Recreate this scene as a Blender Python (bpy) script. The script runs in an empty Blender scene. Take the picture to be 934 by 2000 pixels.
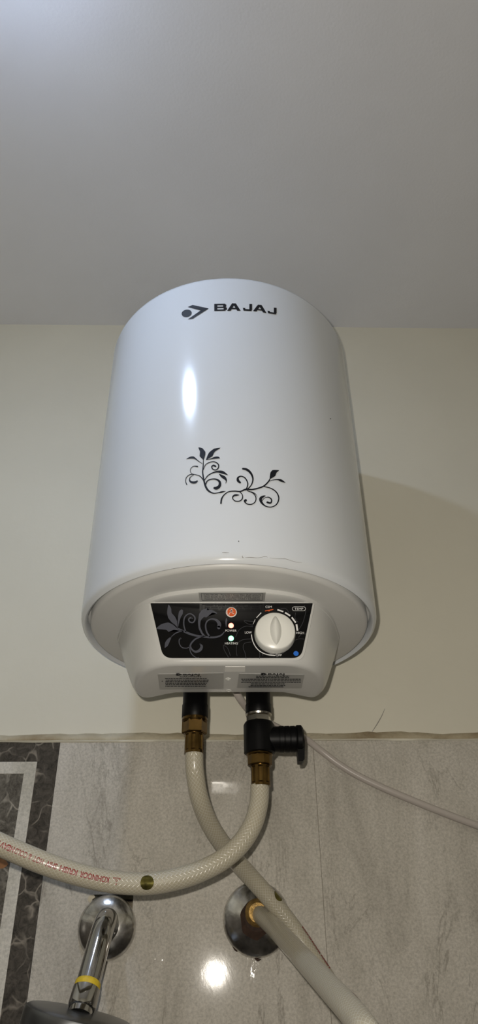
import bpy, bmesh, math, random
import numpy as np
from mathutils import Vector, Matrix
random.seed(7)
scn = bpy.context.scene
COL = scn.collection

# ------------------------------------------------------------------ camera
# All measurements below are taken relative to the lens; CZ is its height over the floor.
CZ = 1.75
F, PIT, ROLL, YAW = 1384.15, 0.5889, -0.0116, 0.0262
cp, sp, cy, sy = math.cos(PIT), math.sin(PIT), math.cos(YAW), math.sin(YAW)
FW = np.array([sy*cp, cy*cp, sp]); RT0 = np.array([cy, -sy, 0.0]); UP0 = np.cross(RT0, FW)
RT = math.cos(ROLL)*RT0 + math.sin(ROLL)*UP0
UP = -math.sin(ROLL)*RT0 + math.cos(ROLL)*UP0
cam = bpy.data.cameras.new('camera'); cam.sensor_fit = 'HORIZONTAL'; cam.sensor_width = 36.0
cam.lens = 36.0*F/934.0; cam.clip_start = 0.01
camo = bpy.data.objects.new('camera', cam); COL.objects.link(camo); scn.camera = camo
camo.matrix_world = Matrix(((RT[0], UP[0], -FW[0], 0), (RT[1], UP[1], -FW[1], 0), (RT[2], UP[2], -FW[2], CZ), (0, 0, 0, 1)))

# ------------------------------------------------------------------ world, exposure, lights
w = bpy.data.worlds.new('world'); scn.world = w; w.use_nodes = True
w.node_tree.nodes['Background'].inputs[0].default_value = (.9, .95, 1, 1)
w.node_tree.nodes['Background'].inputs[1].default_value = 0.0
vs = scn.view_settings; vs.view_transform = 'Standard'; vs.look = 'None'; vs.gamma = 1; vs.use_curve_mapping = False
vs.exposure = 0.05
# the phone's own flash, just beside the lens
fl = bpy.data.lights.new('phone_flash_offscreen', 'POINT'); fl.energy = 12.2; fl.color = (1.0, .93, .82); fl.shadow_soft_size = .004
flo = bpy.data.objects.new('phone_flash_offscreen', fl); COL.objects.link(flo); flo.location = (-.015, .0, CZ+.022)
BULB = np.array([-.268, .288, .968])      # ceiling bulb, from its glint on the tank and the tank's shadow
BULB_STRENGTH = 214.0
BULB_COLOR = (.60, .74, 1.0)

# ------------------------------------------------------------------ measurements
D = .9421                 # tiled wall
AX, AY, R = .007, .7541, .168
ZB, ZT = .336, .753       # tank bottom rim and top
ZCEIL, ZTILE = 1.0679, .2678
OY = .765                 # depth of the two water outlets

def ray(x, y): return FW + RT*(x-467)/F - UP*(y-1000)/F
def wp(x, y, Y=D):        # a photo direction met by the vertical plane at depth Y
    v = ray(x, y); return v*Y/v[1]
def zp(x, y, z):          # ... met by the horizontal plane at height z
    v = ray(x, y); return v*z/v[2]
def tp(x, y, off=.0004):  # ... met by the tank's surface
    v = ray(x, y); r = R+off
    a = v[0]**2+v[1]**2; b = -2*(v[0]*AX+v[1]*AY); c = AX*AX+AY*AY-r*r
    return v*(-b-math.sqrt(max(b*b-4*a*c, 0)))/2/a

# ------------------------------------------------------------------ builders
class MB:
    def __init__(s): s.v = []; s.f = []; s.uv = {}
    def add(s, vs_, fs):
        n = len(s.v); s.v += [tuple(map(float, p)) for p in vs_]; s.f += [tuple(i+n for i in f) for f in fs]; return s
    def box(s, lo, hi, bev=0.0):
        (x0, y0, z0), (x1, y1, z1) = lo, hi
        if bev <= 0:
            return s.add([(x0,y0,z0),(x1,y0,z0),(x1,y1,z0),(x0,y1,z0),(x0,y0,z1),(x1,y0,z1),(x1,y1,z1),(x0,y1,z1)],
                         [(0,3,2,1),(4,5,6,7),(0,1,5,4),(1,2,6,5),(2,3,7,6),(3,0,4,7)])
        b = bmesh.new(); bmesh.ops.create_cube(b, size=1)
        for q in b.verts: q.co = Vector(((x0+x1)/2+q.co.x*(x1-x0), (y0+y1)/2+q.co.y*(y1-y0), (z0+z1)/2+q.co.z*(z1-z0)))
        bmesh.ops.bevel(b, geom=b.edges[:], offset=bev, segments=2, affect='EDGES', profile=.5)
        b.verts.index_update()
        s.add([q.co[:] for q in b.verts], [[q.index for q in f.verts] for f in b.faces]); b.free(); return s
    def lathe(s, prof, o, axis=(0,0,1), n=48, cap0=True, cap1=True):
        """prof: (radius, distance along axis)"""
        o = Vector(o); a = Vector(axis).normalized()
        e = a.orthogonal().normalized(); g = a.cross(e)
        vs_ = []
        for r, h in prof:
            for k in range(n):
                t = 2*math.pi*k/n; vs_.append(o + a*h + (e*math.cos(t)+g*math.sin(t))*r)
        fs = [(i*n+k, i*n+(k+1)%n, (i+1)*n+(k+1)%n, (i+1)*n+k) for i in range(len(prof)-1) for k in range(n)]
        if cap0: fs.append(tuple(range(n))[::-1])
        if cap1: fs.append(tuple((len(prof)-1)*n+k for k in range(n)))
        return s.add(vs_, fs)
    def prism(s, poly, f0, f1):
        """closed outline (2-D points) between two mappings f0 (front) and f1 (back)"""
        n = len(poly); vs_ = [f0(*p) for p in poly]+[f1(*p) for p in poly]
        return s.add(vs_, [tuple(range(n)), tuple(range(2*n-1, n-1, -1))]+[(i, i+n, (i+1)%n+n, (i+1)%n) for i in range(n)])
    def stroke(s, pts, m, taper=True, sub=6):
        """ribbon along 2-D control points (x, y, width), mapped to 3-D by m"""
        P = catmull(np.array(pts, float), sub)
        d = np.gradient(P[:, :2], axis=0); d /= np.linalg.norm(d, axis=1)[:, None]+1e-9
        nn = np.stack([-d[:, 1], d[:, 0]], 1)*P[:, 2:3]/2
        vs_ = []
        for p, q in zip(P, nn): vs_ += [m(p[0]-q[0], p[1]-q[1]), m(p[0]+q[0], p[1]+q[1])]
        fs = [(2*i, 2*i+2, 2*i+3, 2*i+1) for i in range(len(P)-1)]
        for e in (0, -1):                       # round the ends
            if P[e, 2] > 5:
                c = P[e, :2]; k = len(vs_)
                vs_ += [m(c[0]+P[e,2]/2*math.cos(t), c[1]+P[e,2]/2*math.sin(t)) for t in np.linspace(0, 2*math.pi, 12, endpoint=False)]
                fs.append(tuple(range(k, k+12)))
        return s.add(vs_, fs)
    def poly(s, pts, m, smooth=True):
        P = np.array(pts, float)
        if smooth: P = closed_smooth(P)
        c = P.mean(0)
        b = bmesh.new()
        vv = [b.verts.new((p[0], p[1], 0)) for p in P]; b.faces.new(vv)
        bmesh.ops.triangulate(b, faces=b.faces[:]); b.verts.index_update()
        s.add([m(q.co.x, q.co.y) for q in b.verts], [[q.index for q in f.verts] for f in b.faces]); b.free(); return s
    def disc(s, c, rx, ry, m, n=24, rot=0):
        pts = []
        for k in range(n):
            t = 2*math.pi*k/n; x, y = rx*math.cos(t), ry*math.sin(t)
            pts.append((c[0]+x*math.cos(rot)-y*math.sin(rot), c[1]+x*math.sin(rot)+y*math.cos(rot)))
        return s.add([m(*c)]+[m(*p) for p in pts], [(0, 1+k, 1+(k+1)%n) for k in range(n)])
    def tube(s, path, r, n=20, face=(0,-1,0)):
        fr = frames(path, face); n0 = len(s.v); vs_ = []; L = 0; us = []
        for i, (p, t, e, g) in enumerate(fr):
            if i: L += (p-fr[i-1][0]).length
            us.append(L); rr = r[i] if hasattr(r, '__len__') else r
            for k in range(n):
                a = 2*math.pi*k/n; vs_.append(p+(e*math.cos(a)+g*math.sin(a))*rr)
        fs = []
        for i in range(len(fr)-1):
            for k in range(n):
                s.uv[len(s.f)+len(fs)] = [(us[i], k/n), (us[i+1], k/n), (us[i+1], (k+1)/n), (us[i], (k+1)/n)]
                fs.append((i*n+k, (i+1)*n+k, (i+1)*n+(k+1)%n, i*n+(k+1)%n))
        m = len(fr)-1
        fs.append(tuple(range(n))); fs.append(tuple(m*n+k for k in range(n))[::-1])
        return s.add(vs_, fs)
    def build(s, name, mat, parent=None, sharp=40, smooth=True):
        me = bpy.data.meshes.new(name)
        V = np.array(s.v); c = (V.min(0)+V.max(0))/2; c[2] = V[:, 2].min()
        me.from_pydata([tuple(p) for p in V-c], [], s.f)
        if s.uv:
            ul = me.uv_layers.new(name='UVMap')
            for p in me.polygons:
                q = s.uv.get(p.index)
                for j, li in enumerate(p.loop_indices): ul.data[li].uv = q[j] if q else (0, 0)
        b = bmesh.new(); b.from_mesh(me); bmesh.ops.recalc_face_normals(b, faces=b.faces[:]); b.to_mesh(me); b.free()
        if smooth:
            for p in me.polygons: p.use_smooth = True
            me.set_sharp_from_angle(angle=math.radians(sharp))
        me.materials.append(mat)
        o = bpy.data.objects.new(name, me); COL.objects.link(o)
        wl = Vector((c[0], c[1], c[2]+CZ))
        if parent is not None:
            o.parent = parent; o.location = wl-Vector(parent['_w']) if '_w' in parent else wl
        else: o.location = wl
        o['_w'] = wl[:]
        return o

def frames(path, face):
    P = [Vector(p) for p in path]; out = []; f = Vector(face)
    for i, p in enumerate(P):
        t = (P[min(i+1, len(P)-1)]-P[max(i-1, 0)]).normalized()
        e = f-t*f.dot(t)
        if e.length < .15: e = out[-1][2] if out else t.orthogonal()
        e = (e-t*e.dot(t)).normalized(); out.append((p, t, e, t.cross(e)))
    return out
def catmull(P, sub):
    out = []; n = len(P)
    for i in range(n-1):
        a, b, c, d = P[max(i-1, 0)], P[i], P[i+1], P[min(i+2, n-1)]
        for k in range(sub):
            t = k/sub; out.append(.5*((2*b)+(c-a)*t+(2*a-5*b+4*c-d)*t*t+(3*b-a-3*c+d)*t**3))
    out.append(P[-1]); out = np.array(out)
    if out.shape[1] > 2 and out.shape[1] == 3: pass
    return out
def closed_smooth(P, sub=4):
    n = len(P); out = []
    for i in range(n):
        a, b, c, d = P[i-1], P[i], P[(i+1) % n], P[(i+2) % n]
        for k in range(sub):
            t = k/sub; q = .5*((2*b)+(c-a)*t+(2*a-5*b+4*c-d)*t*t+(3*b-a-3*c+d)*t**3)
            out.append(.5*q+.5*(b+(c-b)*t))
    return np.array(out)
def smooth3(pts, sub=10): return catmull(np.array(pts, float), sub)
def text2d(body, bold=0.0, space=1.0):
    """outline lettering as 2-D triangles: cap height about .7, baseline at 0, starting at x=0"""
    cu = bpy.data.curves.new('t', 'FONT'); cu.body = body; cu.offset = bold; cu.space_character = space; cu.resolution_u = 4
    o = bpy.data.objects.new('t', cu); COL.objects.link(o)
    bpy.context.view_layer.update()
    ev = o.evaluated_get(bpy.context.evaluated_depsgraph_get()); me = ev.to_mesh()
    b = bmesh.new(); b.from_mesh(me)
    bmesh.ops.triangulate(b, faces=b.faces[:])
    lng = [e for e in b.edges if e.calc_length() > .22]
    if lng: bmesh.ops.subdivide_edges(b, edges=lng, cuts=2); bmesh.ops.triangulate(b, faces=b.faces[:])
    b.verts.index_update()
    V = np.array([q.co[:2] for q in b.verts]); Fc = [[q.index for q in f.verts] for f in b.faces]
    b.free(); ev.to_mesh_clear(); bpy.data.objects.remove(o); bpy.data.curves.remove(cu)
    V[:, 0] -= V[:, 0].min(); return V, Fc
def tag(o, label=None, cat=None, group=None, kind=None):
    if label: o['label'] = label
    if cat: o['category'] = cat
    if group: o['group'] = group
    if kind: o['kind'] = kind
    return o
def empty(name, p, label, cat):
    o = bpy.data.objects.new(name, None); COL.objects.link(o); o.empty_display_size = .05
    o.location = (p[0], p[1], p[2]+CZ); o['_w'] = o.location[:]; return tag(o, label, cat)

# ------------------------------------------------------------------ materials
def srgb(r, g, b):
    f = lambda c: ((c/255)/12.92 if c <= 10 else (((c/255)+.055)/1.055)**2.4)
    return (f(r), f(g), f(b), 1)
def mat(name, col, rough=.5, metal=0.0, coat=0.0, spec=.5, bump=None, var=0.0, vscale=30, emit=None):
    m = bpy.data.materials.new(name); m.use_nodes = True; nt = m.node_tree; b = nt.nodes['Principled BSDF']
    b.inputs['Base Color'].default_value = col; b.inputs['Roughness'].default_value = rough
    b.inputs['Metallic'].default_value = metal; b.inputs['Coat Weight'].default_value = coat; b.inputs['Coat Roughness'].default_value = .08
    b.inputs['Specular IOR Level'].default_value = spec
    g = nt.nodes.new('ShaderNodeNewGeometry')
    if emit: b.inputs['Emission Color'].default_value = emit[0]; b.inputs['Emission Strength'].default_value = emit[1]
    if var:
        n = nt.nodes.new('ShaderNodeTexNoise'); n.inputs['Scale'].default_value = vscale; n.inputs['Detail'].default_value = 5
        nt.links.new(g.outputs['Position'], n.inputs['Vector'])
        r = nt.nodes.new('ShaderNodeValToRGB'); c = np.array(col[:3])
        r.color_ramp.elements[0].position = .3; r.color_ramp.elements[1].position = .7
        r.color_ramp.elements[0].color = (*(c*(1-var)), 1); r.color_ramp.elements[1].color = (*np.minimum(c*(1+var), 1), 1)
        nt.links.new(n.outputs['Fac'], r.inputs['Fac']); nt.links.new(r.outputs['Color'], b.inputs['Base Color'])
    if bump:
        n2 = nt.nodes.new('ShaderNodeTexNoise'); n2.inputs['Scale'].default_value = bump[0]; n2.inputs['Detail'].default_value = 4
        nt.links.new(g.outputs['Position'], n2.inputs['Vector'])
        bp = nt.nodes.new('ShaderNodeBump'); bp.inputs['Strength'].default_value = bump[1]; bp.inputs['Distance'].default_value = bump[2]
        nt.links.new(n2.outputs['Fac'], bp.inputs['Height']); nt.links.new(bp.outputs['Normal'], b.inputs['Normal'])
    return m
def nd(nt, t, **kw):
    n = nt.nodes.new(t)
    for k, v in kw.items():
        if k in n.inputs: n.inputs[k].default_value = v
        else: setattr(n, k, v)
    return n
def ramp(nt, stops):
    r = nt.nodes.new('ShaderNodeValToRGB'); e = r.color_ramp.elements
    while len(e) < len(stops): e.new(.5)
    for i, (p, c) in enumerate(stops): e[i].position = p; e[i].color = c
    return r

def stone_mat(name, lo, mid, hi, vein, rough, rel):
    """tile with slanting cleft-stone relief"""
    m = bpy.data.materials.new(name); m.use_nodes = True; nt = m.node_tree; b = nt.nodes['Principled BSDF']; L = nt.links.new
    g = nd(nt, 'ShaderNodeNewGeometry')
    mp = nd(nt, 'ShaderNodeMapping'); mp.inputs['Rotation'].default_value = (0, math.radians(-24), 0); mp.inputs['Scale'].default_value = (1.0, 1.0, .36)
    L(g.outputs['Position'], mp.inputs['Vector'])
    n1 = nd(nt, 'ShaderNodeTexNoise', Scale=14, Detail=8, Roughness=.62, Distortion=.6); L(mp.outputs[0], n1.inputs['Vector'])
    r1 = ramp(nt, [(.30, lo), (.5, mid), (.72, hi)]); L(n1.outputs['Fac'], r1.inputs['Fac'])
    # thin cleft lines: the zero crossings of a distorted noise
    n2 = nd(nt, 'ShaderNodeTexNoise', Scale=9, Detail=6, Roughness=.6, Distortion=1.0); L(mp.outputs[0], n2.inputs['Vector'])
    s1 = nd(nt, 'ShaderNodeMath', operation='SUBTRACT'); s1.inputs[1].default_value = .5; L(n2.outputs['Fac'], s1.inputs[0])
    s2 = nd(nt, 'ShaderNodeMath', operation='ABSOLUTE'); L(s1.outputs[0], s2.inputs[0])
    r2 = ramp(nt, [(0.0, (1, 1, 1, 1)), (.012, (0, 0, 0, 1))]); L(s2.outputs[0], r2.inputs['Fac'])
    n3 = nd(nt, 'ShaderNodeTexNoise', Scale=7, Detail=2); L(g.outputs['Position'], n3.inputs['Vector'])
    r3 = ramp(nt, [(.44, (0, 0, 0, 1)), (.58, (1, 1, 1, 1))]); L(n3.outputs['Fac'], r3.inputs['Fac'])
    mu = nd(nt, 'ShaderNodeMath', operation='MULTIPLY'); L(r2.outputs[0], mu.inputs[0]); L(r3.outputs[0], mu.inputs[1])
    n5 = nd(nt, 'ShaderNodeTexNoise', Scale=24, Detail=7, Roughness=.65, Distortion=.8); L(mp.outputs[0], n5.inputs['Vector'])
    t1 = nd(nt, 'ShaderNodeMath', operation='SUBTRACT'); t1.inputs[1].default_value = .5; L(n5.outputs['Fac'], t1.inputs[0])
    t2 = nd(nt, 'ShaderNodeMath', operation='ABSOLUTE'); L(t1.outputs[0], t2.inputs[0])
    r5 = ramp(nt, [(0.0, (1, 1, 1, 1)), (.014, (0, 0, 0, 1))]); L(t2.outputs[0], r5.inputs['Fac'])
    n6 = nd(nt, 'ShaderNodeTexNoise', Scale=16, Detail=3); L(mp.outputs[0], n6.inputs['Vector'])
    r6 = ramp(nt, [(.50, (0, 0, 0, 1)), (.60, (.8, .8, .8, 1))]); L(n6.outputs['Fac'], r6.inputs['Fac'])
    m5 = nd(nt, 'ShaderNodeMath', operation='MULTIPLY'); L(r5.outputs[0], m5.inputs[0]); L(r6.outputs[0], m5.inputs[1])
    mu0 = mu; mu = nd(nt, 'ShaderNodeMath', operation='MAXIMUM'); L(mu0.outputs[0], mu.inputs[0]); L(m5.outputs[0], mu.inputs[1])
    mx = nd(nt, 'ShaderNodeMix', data_type='RGBA'); mx.inputs[7].default_value = vein
    mm = nd(nt, 'ShaderNodeMath', operation='MULTIPLY'); mm.inputs[1].default_value = .42; L(mu.outputs[0], mm.inputs[0])
    L(mm.outputs[0], mx.inputs[0]); L(r1.outputs[0], mx.inputs[6])
    # fine grain specks
    n4 = nd(nt, 'ShaderNodeTexNoise', Scale=330, Detail=4, Roughness=.7); L(g.outputs['Position'], n4.inputs['Vector'])
    r4 = ramp(nt, [(.32, (.72, .72, .72, 1)), (.62, (1.12, 1.12, 1.12, 1))]); L(n4.outputs['Fac'], r4.inputs['Fac'])
    mg = nd(nt, 'ShaderNodeMix', data_type='RGBA', blend_type='MULTIPLY'); mg.inputs[0].default_value = .8
    L(mx.outputs[2], mg.inputs[6]); L(r4.outputs[0], mg.inputs[7]); L(mg.outputs[2], b.inputs['Base Color'])
    h = nd(nt, 'ShaderNodeMath', operation='MULTIPLY_ADD'); h.inputs[1].default_value = -.25; L(mu.outputs[0], h.inputs[0]); L(n1.outputs['Fac'], h.inputs[2])
    bp = nd(nt, 'ShaderNodeBump', Strength=rel, Distance=.0012); L(h.outputs[0], bp.inputs['Height']); L(bp.outputs[0], b.inputs['Normal'])
    b.inputs['Roughness'].default_value = rough; b.inputs['Specular IOR Level'].default_value = .5
    return m
def dark_marble(name, lo, mid, vein):
    m = bpy.data.materials.new(name); m.use_nodes = True; nt = m.node_tree; b = nt.nodes['Principled BSDF']; L = nt.links.new
    g = nd(nt, 'ShaderNodeNewGeometry')
    n0 = nd(nt, 'ShaderNodeTexNoise', Scale=110, Detail=8, Roughness=.78, Distortion=1.2); L(g.outputs['Position'], n0.inputs['Vector'])
    r0 = ramp(nt, [(.35, lo), (.68, mid)]); L(n0.outputs['Fac'], r0.inputs['Fac'])
    ad = nd(nt, 'ShaderNodeMix', data_type='VECTOR'); ad.inputs[0].default_value = .03
    nw = nd(nt, 'ShaderNodeTexNoise', Scale=22, Detail=3); L(g.outputs['Position'], nw.inputs['Vector'])
    L(g.outputs['Position'], ad.inputs[4]); L(nw.outputs['Color'], ad.inputs[5])
    v = nd(nt, 'ShaderNodeTexVoronoi', feature='DISTANCE_TO_EDGE', Scale=42); L(ad.outputs[1], v.inputs['Vector'])
    r1 = ramp(nt, [(0, (1, 1, 1, 1)), (.05, (0, 0, 0, 1))]); L(v.outputs['Distance'], r1.inputs['Fac'])
    n3 = nd(nt, 'ShaderNodeTexNoise', Scale=35, Detail=2); L(g.outputs['Position'], n3.inputs['Vector'])
    r3 = ramp(nt, [(.46, (0, 0, 0, 1)), (.60, (.85, .85, .85, 1))]); L(n3.outputs['Fac'], r3.inputs['Fac'])
    mu = nd(nt, 'ShaderNodeMath', operation='MULTIPLY'); L(r1.outputs[0], mu.inputs[0]); L(r3.outputs[0], mu.inputs[1])
    mx = nd(nt, 'ShaderNodeMix', data_type='RGBA'); mx.inputs[7].default_value = vein
    L(mu.outputs[0], mx.inputs[0]); L(r0.outputs[0], mx.inputs[6]); L(mx.outputs[2], b.inputs['Base Color'])
    b.inputs['Roughness'].default_value = .28
    return m
def hose_mat():
    m = bpy.data.materials.new('braided_hose'); m.use_nodes = True; nt = m.node_tree; b = nt.nodes['Principled BSDF']; L = nt.links.new
    uv = nd(nt, 'ShaderNodeUVMap'); sx = nd(nt, 'ShaderNodeSeparateXYZ'); L(uv.outputs[0], sx.inputs[0])
    u = nd(nt, 'ShaderNodeMath', operation='MULTIPLY'); u.inputs[1].default_value = 235.0; L(sx.outputs[0], u.inputs[0])
    v = nd(nt, 'ShaderNodeMath', operation='MULTIPLY'); v.inputs[1].default_value = 16.0; L(sx.outputs[1], v.inputs[0])
    lines = []
    for op in ('ADD', 'SUBTRACT'):
        a = nd(nt, 'ShaderNodeMath', operation=op); L(u.outputs[0], a.inputs[0]); L(v.outputs[0], a.inputs[1])
        f = nd(nt, 'ShaderNodeMath', operation='PINGPONG'); f.inputs[1].default_value = .5; L(a.outputs[0], f.inputs[0])
        r = ramp(nt, [(.0, (1, 1, 1, 1)), (.13, (0, 0, 0, 1))]); L(f.outputs[0], r.inputs['Fac']); lines.append(r)
    mx = nd(nt, 'ShaderNodeMath', operation='MAXIMUM'); L(lines[0].outputs[0], mx.inputs[0]); L(lines[1].outputs[0], mx.inputs[1])
    c = nd(nt, 'ShaderNodeMix', data_type='RGBA'); c.inputs[6].default_value = srgb(172, 165, 146); c.inputs[7].default_value = srgb(198, 193, 178)
    L(mx.outputs[0], c.inputs[0]); L(c.outputs[2], b.inputs['Base Color'])
    bp = nd(nt, 'ShaderNodeBump', Strength=.35, Distance=.0004); L(mx.outputs[0], bp.inputs['Height']); L(bp.outputs[0], b.inputs['Normal'])
    b.inputs['Roughness'].default_value = .27; b.inputs['Coat Weight'].default_value = .25; b.inputs['Coat Roughness'].default_value = .12
    b.inputs['Subsurface Weight'].default_value = .15; b.inputs['Subsurface Radius'].default_value = (.004, .0035, .002); b.inputs['Subsurface Scale'].default_value = 1
    return m
M = dict(
    paint=mat('cream_wall_paint', srgb(222, 218, 202), .55, bump=(55, .12, .004), var=.03, vscale=6),
    ceil=mat('white_ceiling_paint', srgb(220, 221, 225), .7, bump=(260, .25, .0012), var=.02, vscale=8),
    cement=None,
    tile=stone_mat('grey_stone_tile', srgb(168, 163, 153), srgb(193, 188, 178), srgb(208, 203, 194), srgb(100, 94, 84), .05, .10),
    pale=stone_mat('pale_stone_strip', srgb(190, 186, 174), srgb(206, 202, 192), srgb(216, 212, 202), srgb(160, 154, 142), .3, .2),
    dark=dark_marble('dark_brown_marble', srgb(34, 31, 28), srgb(92, 86, 78), srgb(150, 142, 130)),
    inner=dark_marble('grey_brown_marble', srgb(56, 52, 46), srgb(124, 119, 110), srgb(172, 166, 154)),
    grout=mat('grey_grout', srgb(160, 154, 142), .8, bump=(200, .3, .001)),
    body=mat('white_enamel', srgb(214, 218, 222), .15, spec=.5),
    plas=mat('white_plastic', srgb(206, 206, 203), .25, spec=.5),
    under=mat('grey_white_plastic', srgb(206, 206, 203), .4),
    ink=mat('black_print', srgb(22, 24, 30), .5, spec=.2),
    panel=mat('gloss_black_panel', srgb(8, 8, 10), .12, spec=.3),
    flo=mat('grey_blue_print', srgb(76, 78, 88), .3),
    thin=mat('dark_grey_print', srgb(62, 63, 68), .3),
    wht=mat('white_print', srgb(225, 225, 225), .4),
    org=mat('orange_print', srgb(222, 96, 40), .35),
    blue=mat('blue_dot', srgb(40, 110, 210), .35),
    knob=mat('white_knob_plastic', srgb(232, 232, 226), .3),
    redl=mat('red_lamp_lit', srgb(250, 190, 180), .3, emit=(srgb(255, 130, 110), 3.0)),
    grnl=mat('green_lamp_lit', srgb(200, 250, 215), .3, emit=(srgb(120, 255, 170), 3.0)),
    stick=mat('silver_sticker', srgb(168, 168, 165), .35),
    wstick=mat('white_sticker', srgb(238, 237, 232), .4),
    scr=mat('grey_scratch', srgb(140, 136, 130), .6),
    rubber=mat('black_plastic', srgb(8, 8, 9), .42, spec=.14),
    brass=mat('aged_brass', srgb(104, 82, 46), .26, metal=1.0, var=.25, vscale=90),
    steel=mat('steel', srgb(190, 186, 176), .25, metal=1.0),
    chrome=mat('chrome', srgb(180, 179, 176), .07, metal=1.0, bump=(120, .05, .0006)),
    spot=mat('water_stained_chrome', srgb(206, 204, 200), .2, metal=1.0, var=.35, vscale=110, bump=(160, .18, .0008)),
    brush=mat('brushed_steel', srgb(120, 122, 124), .34, metal=1.0),
    gold=mat('corroded_brass', srgb(138, 110, 58), .42, metal=.6, var=.5, vscale=160, bump=(200, .6, .002)),
    rust=mat('rust', srgb(52, 34, 22), .8, var=.4, vscale=200),
    yel=mat('yellow_tape', srgb(214, 184, 46), .5, var=.12, vscale=300),
    hose=hose_mat(),
    red=mat('red_print', srgb(132, 20, 22), .4),
    holo=mat('hologram_sticker', srgb(104, 98, 50), .22, metal=.8, var=.5, vscale=220),
    cable=mat('white_cable', srgb(186, 178, 171), .3),
    hole=mat('rough_mortar', srgb(132, 122, 104), .9, bump=(150, .6, .004), var=.4, vscale=120),
    motif=mat('orange_brown_motif', srgb(158, 112, 74), .3, var=.35, vscale=90),
    floor=mat('plain_grey_tile', srgb(98, 93, 87), .3),
)
def cement_mat():
    m = mat('cement_strip', srgb(160, 146, 120), .85, bump=(140, .7, .003)); nt = m.node_tree; b = nt.nodes['Principled BSDF']; L = nt.links.new
    g = nd(nt, 'ShaderNodeNewGeometry'); n = nd(nt, 'ShaderNodeTexNoise', Scale=14, Detail=6); L(g.outputs['Position'], n.inputs['Vector'])
    r = ramp(nt, [(.30, srgb(150, 134, 106)), (.42, srgb(176, 164, 138)), (.66, srgb(206, 199, 178))]); L(n.outputs['Fac'], r.inputs['Fac'])
    L(r.outputs[0], b.inputs['Base Color']); return m
M['cement'] = cement_mat()

# ------------------------------------------------------------------ the room
XL, XR, YF = -.95, 1.15, -1.1
def S(o): return tag(o, kind='structure')
YW = D+.005                                            # paint surface, a little behind the tile faces
def holed(x0, x1, z0, z1, y0, y1, hole):
    hx0, hx1, hz0, hz1 = hole; xs = [x0, hx0, hx1, x1]; zs = [z0, hz0, hz1, z1]; V = []; Fc = []
    for yy in (y0, y1): V += [(x, yy, z) for z in zs for x in xs]
    for i in range(3):
        for k in range(3):
            if (i, k) == (1, 1): continue
            q = k*4+i; Fc += [(q, q+1, q+5, q+4), (q+16, q+20, q+21, q+17)]
    Fc += [(5, 6, 22, 21), (6, 10, 26, 22), (10, 9, 25, 26), (9, 5, 21, 25)]
    Fc += [(i, i+16, i+17, i+1) for i in range(3)]+[(12+i, 13+i, 29+i, 28+i) for i in range(3)]
    Fc += [(4*i, 4*i+4, 4*i+20, 4*i+16) for i in range(3)]+[(4*i+3, 4*i+19, 4*i+23, 4*i+7) for i in range(3)]
    return MB().add(V, Fc)
FLL = wp(210, 1812); FLR = wp(501, 1795)
hA, hB = wp(181, 1753), wp(262, 1753)
hole = (hA[0], hB[0]-.001, FLL[2]+.002, hA[2]+.003)
wall = S(holed(XL, XR, -CZ, ZCEIL, YW, YW+.1, hole).build('wall_back', M['paint'], smooth=False))
S(MB().box((XL-.1, YF-.1, ZCEIL), (XR+.1, YW+.1, ZCEIL+.1)).build('ceiling', M['ceil']))
S(MB().box((XL-.1, YF-.1, -CZ-.1), (XR+.1, YW+.1, -CZ)).build('floor', M['floor']))
WLS = dict(l=S(MB().box((XL-.1, YF-.1, -CZ), (XL, YW+.1, ZCEIL)).build('wall_left', M['paint'])),
           r=S(MB().box((XR, YF-.1, -CZ), (XR+.1, YW+.1, ZCEIL)).build('wall_right', M['paint'])),
           f=S(MB().box((XL, YF-.1, -CZ), (XR, YF, ZCEIL)).build('wall_front', M['paint'])))

for (a, b_) in (((XL, YF), (XL+.006, D)), ((XR-.006, YF), (XR, D)), ((XL, YF), (XR, YF+.006))):
    z_ = -CZ
    while z_ < ZTILE-.01:
        MB().box((a[0], a[1], z_+.001), (b_[0], b_[1], min(z_+.6, ZTILE))).build('tile_course', M['floor'], [WLS['l'], WLS['r'], WLS['f']][0 if a[0] == XL and b_[0] < XL+.1 else 1 if a[0] > XL else 2], smooth=False); z_ += .6
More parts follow.
